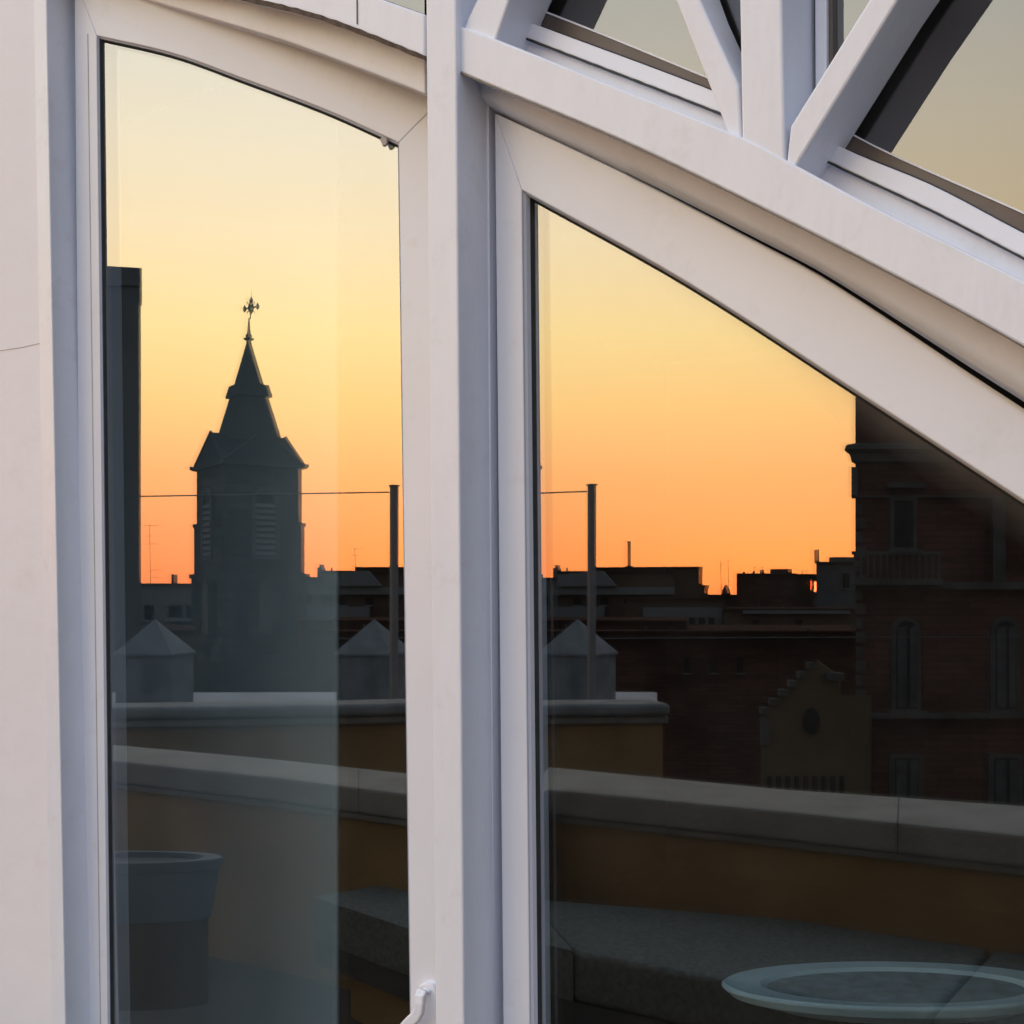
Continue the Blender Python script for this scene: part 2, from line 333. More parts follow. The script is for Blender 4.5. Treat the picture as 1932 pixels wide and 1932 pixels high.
# glazing beads and glass of the fan: light bar, dark channel, bright lip
for nm, (G, D, L, x0, x1) in (('fan', (FA, FA_D, FA_L, 866, 1399)), ('fan', (FB, FB_D, FB_L, 1478, 2300))):
    member('ledge', band([(x, y - 12) for x, y in L], RAIL_B, x0, x1), .084, .13, 'paint', .004)
    bar = member('fanlight_sash', band(D, L, x0, x1), .075, .13, 'pvc', .002)
    mb = MB(); slab(mb, band(G, D, x0, x1), .100, .13); mb.build('glazing_channel', M['alu'], bar, .002)
    mb = MB(); slab(mb, band([(x, y - 1.5) for x, y in G], [(x, y + 2) for x, y in G], x0, x1), .098, .102); mb.build('lip', M['pvc'], bar)
    line('seal_gap', L, x0, x1, 5, .0735, 'seal_gap', bar, off=1, d=.003)
def fanpane(x0, x1, parent):
    mb = MB(); a = [(x0, -480), (x1, -480)] + arc(FA if x1 < 1450 else FB, x1, x0, 12)
    a = [(x, y + (14 if i > 1 else 0)) for i, (x, y) in enumerate(a)]
    f = [WP.hit(x, y, .116) for x, y in a]; n = len(f)
    mb.add(f + [p + WP.m * .006 for p in f], [list(range(n))], 0); mb.add([p + WP.m * .006 for p in f], [list(range(n))], 1)
    o = mb.build('glass_pane', [M['fanglass'], M['glassback']], parent); return o
fanpane(866, 1397, frame); fanpane(1478, 2300, frame)
mb = MB(); a = [(-160, -480), (801, -480)] + arc(RAIL_T, 801, -160, 16); f = [WP.hit(x, y, .116) for x, y in a]; mb.add(f, [list(range(len(f)))]); mb.build('glass_pane', M['fanglass'], frame)
# inner bars of the bay right of the upper mullion
member('glazing_bar', [(1535, -480), (1557, -480), (1560, 235), (1538, 226)], .098, .13, 'pvc', .002)
member('glazing_bar', [(1560, -480), (1569, -480), (1572, 240), (1563, 236)], .106, .13, 'alu', .001)
# slanting bars along the struts, coloured dark for the struts' shaded mirror image
member('glazing_bar', [(2012, -480), (2034, -480), (1722, 0), (1590, 210), (1560, 250), (1540, 232)], .104, .13, 'seal_gap', .001)
member('glazing_bar', [(1154, -480), (1176, -480), (965, 0), (950, 30), (930, 30), (940, 0)], .100, .13, 'seal_gap', .001)

# ---- the two sashes
def sash(label, gm, P, outer, inner, sl, sr, ll, lr, w0, gd, xa, xb):
    """outer/inner head curves; sl, sr outer side lines; ll, lr inner side lines (functions of y)"""
    root = empty('window_sash', P.hit(sl(1500), LOW - 60, w0), label, 'window sash')
    th = .062
    yo = interp(outer, xa); yi = interp(inner, ll(interp(inner, xa + 20)))
    cl = (ll(yi), interp(inner, ll(yi))); yi2 = interp(inner, lr(interp(inner, xb - 20))); cr = (lr(yi2), interp(inner, lr(yi2)))
    head = band(outer, inner, xa, xb)
    oa = arc(outer, xa, xb); ia = arc(inner, cl[0], cr[0])
    mb = MB(); slab(mb, oa + ia[::-1], w0, w0 + th, P); mb.build('head_rail', M['pvc'], root, .0022)
    B = LOW - 60; Bi = LOW - 190
    mb = MB(); slab(mb, [(xa, interp(outer, xa)), cl, (ll(Bi), Bi), (sl(B), B)], w0, w0 + th, P); mb.build('stile', M['pvc'], root, .0022)
    mb = MB(); slab(mb, [(xb, interp(outer, xb)), (sr(B), B), (lr(Bi), Bi), cr], w0, w0 + th, P); mb.build('stile', M['pvc'], root, .0022)
    mb = MB(); slab(mb, [(ll(Bi), Bi), (lr(Bi), Bi), (sr(B), B), (sl(B), B)], w0, w0 + th, P); mb.build('bottom_rail', M['pvc'], root, .0022)
    # inner outline in plane coordinates, for bead, seal and glass
    loop = [P.hit(x, y, w0) for x, y in ia] + [P.hit(lr(Bi), Bi, w0), P.hit(ll(Bi), Bi, w0)]
    q = [((p - P.o).dot(P.u), p.z) for p in loop]
    def inset(d):
        out = []; n = len(q)
        for i in range(n):
            a, b, c = Vector(q[i - 1]), Vector(q[i]), Vector(q[(i + 1) % n]); e1 = (b - a).normalized(); e2 = (c - b).normalized()
            n1 = Vector((e1.y, -e1.x)); n2 = Vector((e2.y, -e2.x)); bi = (n1 + n2).normalized(); out.append(b + bi * d / max(.3, bi.dot(n1)))
        return out
    def ring(d0, wa, d1, wb, name, m, bev=0, mb=None):
        A = [P.pt(a, wa, z) for a, z in inset(d0)]; B_ = [P.pt(a, wb, z) for a, z in inset(d1)]; n = len(A); mb = mb or MB()
        mb.add(A + B_, [(i, (i + 1) % n, n + (i + 1) % n, n + i) for i in range(n)]); return mb
    mb = ring(-.001, w0 + .003, .0025, w0 + .009, '', ''); mb = ring(.0025, w0 + .009, .0045, w0 + gd - .007, '', '', mb=mb)
    mb.build('glazing_bead', M['pvc'], root)
    mb = ring(.0035, w0 + gd - .007, .0085, w0 + gd - .0005, '', ''); mb.build('seal_gap', M['seal_gap'], root)
    g = [P.pt(a, w0 + gd, z) for a, z in inset(.002)]; n = len(g); mb = MB()
    mb.add(g, [list(range(n))], 0); mb.add([p + P.m * .006 for p in g], [list(range(n))], 1)
    mb.build('glass_pane', [M[gm], M['glassback']], root)
    ins = inset(.004); am = sum(a for a, z in ins) / n; mb = MB()
    mb.add([P.pt(a, w0 + gd + .018 + (a - am) * .0016 - (z - 1.6) * .0006, z) for a, z in ins], [list(range(n))]); mb.build('inner_glass_pane', M['inner'], root)
    return root
left = sash('narrow white window sash with a handle, the church spire mirrored in its tall glass', 'glass', SASHL, SL_O, SL_I,
            lambda y: edge(142, 0, 156, 1932, y), lambda y: edge(828, 180, 846, 1932, y), lambda y: edge(182, 66, 203, 1932, y), lambda y: edge(752, 270, 775, 1932, y), 0, .011, 140, 830)
right = sash('large white sash with a slanting curved top, city skyline mirrored in its glass', 'glassr', WP, SR_O, SR_I,
             lambda y: edge(933, 213, 949, 1932, y), lambda y: 2300, lambda y: edge(984, 359, 999, 1932, y), lambda y: 2215, WR, .024, 933, 2300)
# greasy film on the glass under the slanting head
fm = bpy.data.materials.new('dusty_film'); fm.use_nodes = True; n_ = fm.node_tree; n_.nodes.clear()
o_ = n_.nodes.new('ShaderNodeOutputMaterial'); d_ = n_.nodes.new('ShaderNodeBsdfDiffuse'); d_.inputs['Color'].default_value = (.62, .60, .55, 1); t_ = n_.nodes.new('ShaderNodeBsdfTransparent'); x_ = n_.nodes.new('ShaderNodeMixShader')
at_ = n_.nodes.new('ShaderNodeAttribute'); at_.attribute_name = 'fade'; no_ = n_.nodes.new('ShaderNodeTexNoise'); no_.inputs['Scale'].default_value = 7; no_.inputs['Detail'].default_value = 7
tt_ = n_.nodes.new('ShaderNodeTexCoord'); n_.links.new(tt_.outputs['Object'], no_.inputs[0]); m1 = n_.nodes.new('ShaderNodeMath'); m1.operation = 'MULTIPLY'; m2 = n_.nodes.new('ShaderNodeMath'); m2.operation = 'MULTIPLY'; m2.inputs[1].default_value = .30
n_.links.new(at_.outputs['Fac'], m1.inputs[0]); n_.links.new(no_.outputs[0], m1.inputs[1]); n_.links.new(m1.outputs[0], m2.inputs[0]); n_.links.new(m2.outputs[0], x_.inputs[0])
n_.links.new(t_.outputs[0], x_.inputs[1]); n_.links.new(d_.outputs[0], x_.inputs[2]); n_.links.new(x_.outputs[0], o_.inputs[0])
mb = MB(); rows = [(8, 1.0), (24, .62), (50, .25), (95, 0)]; xs = [1008 + (2200 - 1008) * i / 40 for i in range(41)]
pts_ = [WP.hit(x, interp(SR_I, x) + dy * (.4 + .6 * (x - 1000) / 900), WR + .0235) for dy, _ in rows for x in xs]
mb.add(pts_, [(j * 41 + i, j * 41 + i + 1, (j + 1) * 41 + i + 1, (j + 1) * 41 + i) for j in range(3) for i in range(40)])
film = mb.build('dust_film', fm, right); ca_ = film.data.attributes.new('fade', 'FLOAT', 'POINT')
for j, (_, v) in enumerate(rows):
    for i in range(41): ca_.data[j * 41 + i].value = v * min(1, .12 + max(0, (xs[i] - 1100) / 700))
mb = MB(); slab(mb, [(164.6, 64), (166, 64), (190, 1932), (192, 2700), (190, 2700), (188.4, 1932)], -.0006, .002, SASHL); mb.build('bead_joint', M['hair'], left)
# window handle on the left sash
mb = MB(); c = [(804 - 19 * math.cos(math.pi * i / 12), 1874 - 19 * math.sin(math.pi * i / 12)) for i in range(13)] + [(823, 2010), (787, 2010)]
a = [SASHL.hit(x, y, -.012) for x, y in c]; mb.prism(a, [p + SASHL.m * .014 for p in a])
hd = mb.build('handle', M['pvc'], left, .003, seg=3)
mb = MB(); path = [(804, 1868, .013), (797, 1871, .022), (793, 1880, .028), (792, 1894, .030), (791, 1907, .030), (785, 1918, .030), (775, 1927, .030), (765, 1937, .030), (760, 1955, .029), (759, 2010, .028)]
pr = [SASHL.hit(x, y, -w) for x, y, w in path]; sec = []
shp = [(1, .45), (.75, 1), (-.75, 1), (-1, .45), (-1, -.6), (1, -.6)]
for i, p in enumerate(pr):
    d = (pr[min(i + 1, len(pr) - 1)] - pr[max(i - 1, 0)]).normalized(); s2 = SASHL.m - d * SASHL.m.dot(d); s2 = s2.normalized() if s2.length > .3 else Vector((0, 0, 1)); s1 = d.cross(s2).normalized()
    sec.append([p + s1 * .0105 * u_ - s2 * .006 * v_ for u_, v_ in shp])
k = 6; vs = [v for r_ in sec for v in r_]; fs = [(j * k + i, j * k + (i + 1) % k, (j + 1) * k + (i + 1) % k, (j + 1) * k + i) for j in range(len(sec) - 1) for i in range(k)] + [list(range(k)), list(range(len(vs) - k, len(vs)))]
mb.add(vs, fs); mb.build('lever', M['pvc'], hd, .002)
mb = MB(); slab(mb, [(716, 262), (724, 256), (730, 262), (729, 272), (722, 276)], -.002, .004, SASHL); mb.build('sealant_drip', M['hair'], left, .001)

# ---- left pier and house front round the window
house = empty('house_front', WP.pt(-1.5, 0, 0), 'smooth white plastered house front beside and above the arched window', 'building')
mb = MB(); slab(mb, [(-260, -480), (84 + 0, -480), (85, 0), (120, 1932), (138, LOW), (-260, LOW)], .0, .16)
mb.build('pier', M['plaster'], house, .006, seg=3)
mb = MB(); slab(mb, [(62, -480), (63, 0), (95, 1932), (112, LOW), (141, LOW), (123, 1932), (87, 0), (85, -480)], -.006, .10)
mb.build('pier_trim', M['paint'], house, .0025)
mb = MB(); slab(mb, [(84, -480), (135, -480), (132, 0), (148, 1932), (160, LOW), (120, LOW), (110, 1932), (84, 0)], .058, .10)
mb.build('side_jamb', M['paint'], house, .003)
mb = MB(); slab(mb, [(-200, 690), (0, 661), (40, 655), (84, 645), (84, 645.8), (40, 656.0), (0, 662.0), (-200, 692)], -.0008, .002); mb.build('hairline_crack', M['hair'], house)
pa = (WP.hit(-250, 500, 0) - WP.o).dot(WP.u)
TOPZ = WP.hit(900, -470, 0).z
RGT = (WP.hit(2290, 500, 0) - WP.o).dot(WP.u)
def wbox(mb, a0, a1, w0, w1, z0, z1): mb.box(a0, a1, w0, w1, z0, z1, lambda p: WP.pt(p[0], p[1], p[2]))
mb = MB(); wbox(mb, -5.5, pa, .0, .30, 0, 6.0); wbox(mb, RGT, RGT + 3.0, .0, .30, 0, 6.0); wbox(mb, pa, RGT, .0, .30, TOPZ, 6.0)
mb.build('wall', M['plaster'], house)
mb = MB(); wbox(mb, pa, RGT, -.03, .30, -.05, .05); mb.build('sill', M['cap'], house)

# ---- the dark room behind the glass
def room(name, a0, a1, w0, w1, z0, z1, m):
    mb = MB(); wbox(mb, a0, a1, w0, w1, z0, z1); return tag(mb.build(name, M[m]), kind='structure')
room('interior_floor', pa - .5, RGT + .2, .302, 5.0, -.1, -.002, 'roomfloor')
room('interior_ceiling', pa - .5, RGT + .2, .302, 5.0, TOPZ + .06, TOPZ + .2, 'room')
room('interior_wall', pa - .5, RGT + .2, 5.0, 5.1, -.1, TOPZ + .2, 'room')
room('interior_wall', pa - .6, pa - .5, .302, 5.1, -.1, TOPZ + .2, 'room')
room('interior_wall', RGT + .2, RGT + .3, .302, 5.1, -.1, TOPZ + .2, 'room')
WC = .62
mb = MB(); e0 = (WP.hit(634, 1000, WC) - WP.o).dot(WP.u); vs = []; n = 90
for k in range(n + 1):
    a = pa - .3 + (e0 - pa + .3) * k / n; off = .003 * math.sin(a * 15) + .0015 * math.sin(a * 31)
    if k > n - 4: off = 0
    vs.append((a, WC + off))
f = [WP.pt(a, w, .02) for a, w in vs] + [WP.pt(a, w, TOPZ) for a, w in vs]
b = [WP.pt(a, w + .012, .02) for a, w in vs] + [WP.pt(a, w + .012, TOPZ) for a, w in vs]; N = n + 1
mb.add(f + b, [(i, i + 1, N + i + 1, N + i) for i in range(n)] + [(2 * N + i, 2 * N + i + 1, 3 * N + i + 1, 3 * N + i) for i in range(n)] + [(n, N + n, 3 * N + n, 2 * N + n)])
tag(mb.build('curtain', M['curtain'], smooth=True), 'pale curtain hanging in the dark room behind the left sash', 'curtain')

# ------------------------------------------------------------------ the terrace (behind the camera, seen in the glass)
def pl(G, pts, z): return [VZ(G, x, y, z) for x, y in pts]
back = pl(GLL, [(-250, 1366), (230, 1407), (528, 1434), (776, 1460.5)], .84) + pl(GLR, [(1036, 1448), (1479, 1490), (1932, 1522), (2500, 1562)], .84)
front = pl(GLL, [(-250, 1395), (230, 1437), (528, 1468), (776, 1498.5)], .84) + pl(GLR, [(1036, 1489), (1479, 1531), (1932, 1577), (2500, 1630)], .84)
par = empty('terrace_parapet', front[0], 'near ochre parapet wall under a broad grey coping, running behind the bench', 'parapet')
def strip(mb, A, B, z0, z1):
    n = len(A); vs = [(p.x, p.y, z) for z in (z0, z1) for L in (A, B) for p in L]
    fs = []
    for i in range(n - 1):
        fs += [(i, i + 1, n + i + 1, n + i), (2 * n + i, 2 * n + i + 1, 3 * n + i + 1, 3 * n + i), (i, i + 1, 2 * n + i + 1, 2 * n + i), (n + i, n + i + 1, 3 * n + i + 1, 3 * n + i)]
    fs += [(0, n, 3 * n, 2 * n), (n - 1, 2 * n - 1, 4 * n - 1, 3 * n - 1)]
    mb.add(vs, fs)
def blend(A, B, t): return [a.lerp(b, t) for a, b in zip(A, B)]
mb = MB(); strip(mb, blend(back, front, -.03), front, .735, .84); mb.build('coping', M['cap'], par, .012)
mb = MB(); strip(mb, blend(back, front, .03), blend(back, front, .955), .705, .733); mb.build('moulding', M['cap'], par, .006)
mb = MB(); strip(mb, blend(back, front, .08), blend(back, front, .90), 0, .703); mb.build('wall', M['yellow'], par)
for i, t in ((2, .62), (5, .5)):
    A_ = back[i].lerp(back[i + 1], t); B_ = front[i].lerp(front[i + 1], t); dv = (back[i + 1] - back[i]).normalized() * .0018; mb = MB()
    A2 = A_.lerp(B_, -.01); B2 = A_.lerp(B_, 1.004)
    mb.prism([A2 - dv + Vector((0, 0, .0015)), B2 - dv + Vector((0, 0, .0015)), B2 - dv - Vector((0, 0, .105)), A2 - dv - Vector((0, 0, .105))], [A2 + dv + Vector((0, 0, .0015)), B2 + dv + Vector((0, 0, .0015)), B2 + dv - Vector((0, 0, .105)), A2 + dv - Vector((0, 0, .105))]); mb.build('coping_joint', M['groove'], par)
# farther parapet
fb = [VZ(GLL, -300, 1330, .84), VZ(GLL, 223, 1332, .84), VZ(GLL, 642, 1327, .84), VZ(GLR, 1255, 1325, .84)]
away = (fb[1] - Vector((0, 0, .84))); away.z = 0; away = Vector((-1, -.12, 0)).normalized()
par2 = empty('terrace_parapet', fb[1], 'farther ochre parapet with pale coping, its right end free against the dark street', 'parapet')
sh = lambda L, d: [p - away * d for p in L]
mb = MB(); strip(mb, sh(fb, -.30), sh(fb, .14), .75, .84); mb.build('coping', M['white'], par2, .035, seg=4)
mb = MB(); strip(mb, sh(fb, -.25), sh(fb, .09), .69, .748); mb.build('moulding', M['cap'], par2, .015)
mb = MB(); e = fb[:]; e[3] = fb[3] + (fb[2] - fb[3]).normalized() * .03
strip(mb, sh(e, -.22), sh(e, .04), -3, .688); mb.build('wall', M['yellow'], par2)
# terrace floor
tf = [back[0], back[2], back[3], back[4], back[6], back[7]]
mb = MB(); pts = [(p.x, p.y) for p in tf] + [(7, -5), (8, 1)] + [tuple(WP.pt(RGT + 2.8, .02, 0))[:2], tuple(WP.pt(-5.5, .02, 0))[:2]]
mb.poly(pts, -.3, 0); tag(mb.build('terrace_floor', M['tile']), kind='structure')

# bench with cushions, following the bend of the parapet
A0 = VZ(GLL, 590, 1692, .45); Bk0 = VZ(GLL, 770, 1640, .45)
bf = [A0, VZ(GLL, 770, 1752, .45), VZ(GLR, 1084, 1795, .45), VZ(GLR, 1300, 1838, .45), VZ(GLR, 1700, 1905, .45), VZ(GLR, 2200, 2000, .45)]
wl = [blend(back, front, .90)[i] for i in range(len(back))]
def onwall(p):                                        # nearest point of the parapet face
    best = None
    for a, b in zip(wl[:-1], wl[1:]):
        a2 = Vector((a.x, a.y, 0)); d = Vector((b.x - a.x, b.y - a.y, 0)); t = max(0, min(1, (Vector((p.x, p.y, 0)) - a2).dot(d) / d.length_squared)); q_ = a2 + d * t
        if best is None or (q_ - Vector((p.x, p.y, 0))).length < (best - Vector((p.x, p.y, 0))).length: best = q_
    best.z = .45; return best + (Vector((p.x, p.y, .45)) - best).normalized() * .012
bb = [Bk0.lerp(onwall(Bk0), 1.0)] + [onwall(p) for p in bf[1:]]
bench = empty('bench', (A0.x, A0.y, 0), 'long built-in bench with thick grey seat cushions against the near parapet', 'bench')
def sub(i, t): return (bf[i].lerp(bf[i + 1], t), bb[i].lerp(bb[i + 1], t))
cuts = [(0, 0), (2, 0), (4, .12), (4, .999)]
def run(c0, c1):
    F = [sub(*c0)]; 
    for i in range(len(bf)):
        if (i, 0) > c0 and (i, 0) < c1 and i < len(bf) - 1: F.append(sub(i, 0))
    F.append(sub(*c1)); return [p[0] for p in F], [p[1] for p in F]
for c0, c1 in zip(cuts[:-1], cuts[1:]):
    Fp, Bp = run(c0, c1); d0 = (Fp[1] - Fp[0]).normalized() * .006; d1 = (Fp[-2] - Fp[-1]).normalized() * .006
    Fp[0] = Fp[0] + d0; Bp[0] = Bp[0] + d0; Fp[-1] = Fp[-1] + d1; Bp[-1] = Bp[-1] + d1
    mb = MB(); strip(mb, Fp, Bp, .285, .45); mb.build('seat_cushion', M['cushion'], bench, .022, seg=4)
Fp, Bp = run(cuts[0], cuts[-1])
mb = MB(); strip(mb, [f.lerp(b, .02) for f, b in zip(Fp, Bp)], Bp, .19, .280); mb.build('slab', M['base'], bench, .02, seg=3)
Fi = [f.lerp(b, .16) for f, b in zip(Fp, Bp)]; Fi[0] = Fi[0] + (Fp[1] - Fp[0]).normalized() * .13; Bi_ = Bp[:]; Bi_[0] = Bp[0] + (Bp[1] - Bp[0]).normalized() * .13
mb = MB(); strip(mb, Fi, Bi_, .0, .188); mb.build('base', M['yellow'], bench)

# oval bowls
def oval(G, cpx, cpy, z, wpx, hpx, h, label, group, zb, inner=True):
    Y = (EYE - z) * F_ / (cpy - H_); a = wpx / F_ * Y / 2; dY = (EYE - z) * F_ / (cpy - hpx / 2 - H_) - (EYE - z) * F_ / (cpy + hpx / 2 - H_)
    cx = (cpx - CX) / F_ * Y; b = dY / 2; base = G.refl((cx, Y, z - h))
    root = empty('oval_bowl', base, label, 'bowl', group)
    xf = lambda p: G.refl((cx + p[0] * a, Y + p[1] * b, z + p[2]))
    mb = MB(); mb.lathe([(.86, -h), (.885, -h * .9), (.955, -.035), (.985, -.03), (1.0, -.012), (1.0, 0), (.985, .004), (.80, .004), (.77, -.006), (.745, -.03)], seg=64, xf=xf)
    mb.build('shell', M['tub'], root, smooth=False)
    mb = MB(); mb.lathe([(.738, -.028), (.738, -.012)], seg=64, xf=xf); mb.build('soil_fill', M['base'], root)
    return root, xf
YD = 2.55; zd = EYE - (1858 - H_) / F_ * YD; ad = 655 / F_ * YD / 2; bd = .5 * ((EYE - zd) * F_ / (1814 - H_) - (EYE - zd) * F_ / (1902 - H_)); cxd = (1690 - CX) / F_ * YD
root = empty('oval_dish', (cxd, YD, zd - .045), 'pale oval dish seen dimly inside the room, low at the right', 'dish')
xfd = lambda p: Vector((cxd + p[0] * ad, YD + p[1] * bd, zd + p[2]))
mb = MB(); mb.lathe([(.70, -.045), (.95, -.02), (1.0, -.004), (1.0, 0), (.98, .004), (.78, .001), (.745, -.008)], seg=64, xf=xfd); mb.build('rim', M['bowl'], root)
mb = MB(); mb.lathe([(.743, -.016), (.743, -.007)], seg=64, xf=xfd); mb.build('stone_fill', M['bowlin'], root)
tb = empty('dish_stand', (cxd, YD, 0), 'dark slender stand inside the room carrying the oval dish', 'stand')
mb = MB(); mb.lathe([(.10, zd - .075), (.10, zd - .047)], (cxd, YD, 0), 24); mb.build('top', M['room'], tb)
mb = MB(); mb.lathe([(.14, 0), (.14, .02), (.02, .04), (.02, zd - .076)], (cxd, YD, 0), 24); mb.build('stem', M['room'], tb)
r2, xf2 = oval(GLL, 250, 1619, .72, 340, 24, .20, 'white oval tub half hidden by the left edge of the tall left pane', None, .49)
mb = MB(); c = r2.location; mb.lathe([(.84, -.35 - .14), (.84, -.202)], seg=48, xf=xf2)
tag(mb.build('pedestal', M['plinth']), 'round dark pedestal under the white oval tub on the terrace', 'pedestal')

# ------------------------------------------------------------------ glass screen with posts
YP = 13.6
p0 = VL(744, 918, YP); ZT = p0.z
pst = empty('screen_post', (p0.x, p0.y, .3), 'tall square grey steel post at the end of the glass screen', 'post')
mb = MB(); w = 8 * YP / F_; mb.box(p0.x - w * .8, p0.x + w * .8, p0.y - w * .8, p0.y + w * .8, .3, ZT); mb.build('shaft', M['metal'], pst, .004)
mb = MB(); mb.box(p0.x - w, p0.x + w, p0.y - w, p0.y + w, ZT + .001, ZT + .018); mb.build('cap', M['metal'], pst, .003)
p1 = VL(-60, 917, YP + 1.0); q0 = Vector((p0.x, p0.y, 0)); q1 = Vector((p1.x, p1.y, 0)); dd = (q1 - q0).normalized(); nn = Vector((-dd.y, dd.x, 0))
gs = empty('glass_screen', (q0 + q1) / 2 + Vector((0, 0, .3)), 'clear glass wind screen, its top edge a thin dark line left of the post', 'glass screen')
mb = MB(); a = [q0 + dd * (w + .01), q1]; z1 = ZT - .07
mb.prism([p + Vector((0, 0, .32)) for p in a] + [p + Vector((0, 0, z1)) for p in a[::-1]], [p + nn * .01 + Vector((0, 0, .32)) for p in a] + [p + nn * .01 + Vector((0, 0, z1)) for p in a[::-1]])
mb.build('glass_pane', M['screen'], gs)
mb = MB(); mb.rod(a[0] + Vector((0, 0, z1 + .01)), a[1] + Vector((0, 0, z1 + .01)), .0075); mb.build('top_rim', M['rod'], gs)

# flat roof beyond the parapet, with two pyramid-capped piers
YF = 17.0
fr = [VL(-300, 1300, 9.4), VL(150, 1300, 9.4), VL(560, 1300, 9.45), VR(1238, 1300, 9.45), VR(1240, 1300, 17.2), VL(640, 1300, 17.2), VL(100, 1300, 17.2), VL(-500, 1300, 17.2)]
mb = MB(); mb.poly([(p.x, p.y) for p in fr], -3, .30)
fl = mb.build('flat_roof_block', M['roofflat']); tag(fl, 'pale flat-roofed block below the piers, beyond the farther parapet', 'building')
def pier(px, Y, label, wall='white'):
    c = VL(px, 1235, Y); c.z = .302; s = .345 * Y / 15; g = empty('capped_pier', c, label, 'pier', 'square piers with pyramid caps')
    dirv = math.atan2(c.y - GLL.refl((0, 0, 0)).y, c.x - GLL.refl((0, 0, 0)).x); rot = dirv + R(24)
    xf = lambda p: c + Matrix.Rotation(rot, 3, 'Z') @ Vector(p)
    ze = VL(px, 1236, Y).z - c.z; za = VL(px, 1168, Y).z - c.z
    mb = MB(); mb.box(-s, s, -s, s, 0, ze, xf); mb.build('shaft', M[wall], g, .004)
    k = s * 1.07; mb = MB(); mb.add([(-k, -k, ze + .002), (k, -k, ze + .002), (k, k, ze + .002), (-k, k, ze + .002), (-k, -k, ze + .03), (k, -k, ze + .03), (k, k, ze + .03), (-k, k, ze + .03), (0, 0, za)],
            [(0, 3, 2, 1), (0, 1, 5, 4), (1, 2, 6, 5), (2, 3, 7, 6), (3, 0, 4, 7), (4, 5, 8), (5, 6, 8), (6, 7, 8), (7, 4, 8)], 0, xf)
    mb.build('pyramid_cap', M['white'], g)
pier(293, 15.3, 'square white pier with pyramid cap between the dark chimney stack and the tower')
pier(707, 15.6, 'square pale pier with pyramid cap standing at the steel screen post')

# tall chimney stack at the left edge
Y = 19.0; xf = lambda p: GLL.refl(p)
def X_(px, Y): return (px - CX) / F_ * Y
def Z_(py, Y): return EYE + (H_ - py) / F_ * Y
st = empty('chimney_stack', GLL.refl((X_(215, Y), Y, -3)), 'tall dark chimney stack with overhanging cap, left edge of the left pane', 'chimney')
kk = lambda px, d: X_(px, Y) * (Y + d) / Y - (.02 if d > 0 else 0)
mb = MB(); mb.add([(X_(120, Y), Y, -3), (X_(266, Y), Y, -3), (kk(266, 1.2), Y + 1.2, -3), (kk(120, 1.2), Y + 1.2, -3), (X_(120, Y), Y, Z_(541, Y)), (X_(266, Y), Y, Z_(541, Y)), (kk(266, 1.2), Y + 1.2, Z_(541, Y)), (kk(120, 1.2), Y + 1.2, Z_(541, Y))],
                  [(0, 1, 2, 3), (4, 5, 6, 7), (0, 1, 5, 4), (1, 2, 6, 5), (2, 3, 7, 6), (3, 0, 4, 7)], 0, xf); mb.build('shaft', M['chimney'], st, .01)
mb = MB(); mb.add([(X_(112, Y), Y - .06, Z_(540, Y)), (X_(270.5, Y), Y - .06, Z_(540, Y)), (kk(270.5, 1.25), Y + 1.25, Z_(540, Y)), (kk(112, 1.25), Y + 1.25, Z_(540, Y)),
                   (X_(112, Y), Y - .06, Z_(498, Y)), (X_(270, Y), Y - .06, Z_(508, Y)), (kk(270, 1.25), Y + 1.25, Z_(508, Y)), (kk(112, 1.25), Y + 1.25, Z_(498, Y))],
                  [(0, 1, 2, 3), (4, 5, 6, 7), (0, 1, 5, 4), (1, 2, 6, 5), (2, 3, 7, 6), (3, 0, 4, 7)], 0, xf); mb.build('cap', M['chimney'], st)

# ------------------------------------------------------------------ church tower
YT = 60.0; TX = 469.5; u1 = YT / F_                   # metres per picture unit at the tower
tc0 = Vector((X_(TX, YT), YT, 0)); th = R(21.4 + 12.0)
ca, sa = math.cos(th), math.sin(th)
def txf(p): return GLL.refl((tc0.x + p[0] * ca - p[1] * sa, tc0.y + p[0] * sa + p[1] * ca, p[2]))
def tz(py): return Z_(py, YT)
GZ = -14.0
tw = empty('church_tower', txf((0, 0, GZ)), 'dark stone church bell tower with pointed slate spire and iron cross', 'tower')
K = .5 / (math.cos(R(21.4)) + math.sin(R(21.4)))                                     # half side of a turned square from its full silhouette width
def hs(wpx): return wpx * u1 * K
mb = MB()
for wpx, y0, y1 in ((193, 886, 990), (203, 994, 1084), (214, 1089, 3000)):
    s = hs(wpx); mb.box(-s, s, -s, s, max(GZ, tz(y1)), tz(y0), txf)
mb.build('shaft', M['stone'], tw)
for wpx, y0, y1 in ((208, 989, 994), (222, 1084, 1090), (213, 880, 886)):
    mb = MB(); s = hs(wpx); mb.box(-s, s, -s, s, tz(y1) - .02, tz(y0) + .02, txf); mb.build('string_course', M['stone'], tw)
# corner buttresses
for sx in (-1, 1):
    for sy in (-1, 1):
        mb = MB(); s = hs(201); q = .36
        mb.box(sx * s - (q if sx > 0 else 0), sx * s + (q if sx < 0 else 0), sy * s - (q if sy > 0 else 0), sy * s + (q if sy < 0 else 0), GZ, tz(1000), txf); mb.build('buttress', M['stone'], tw)
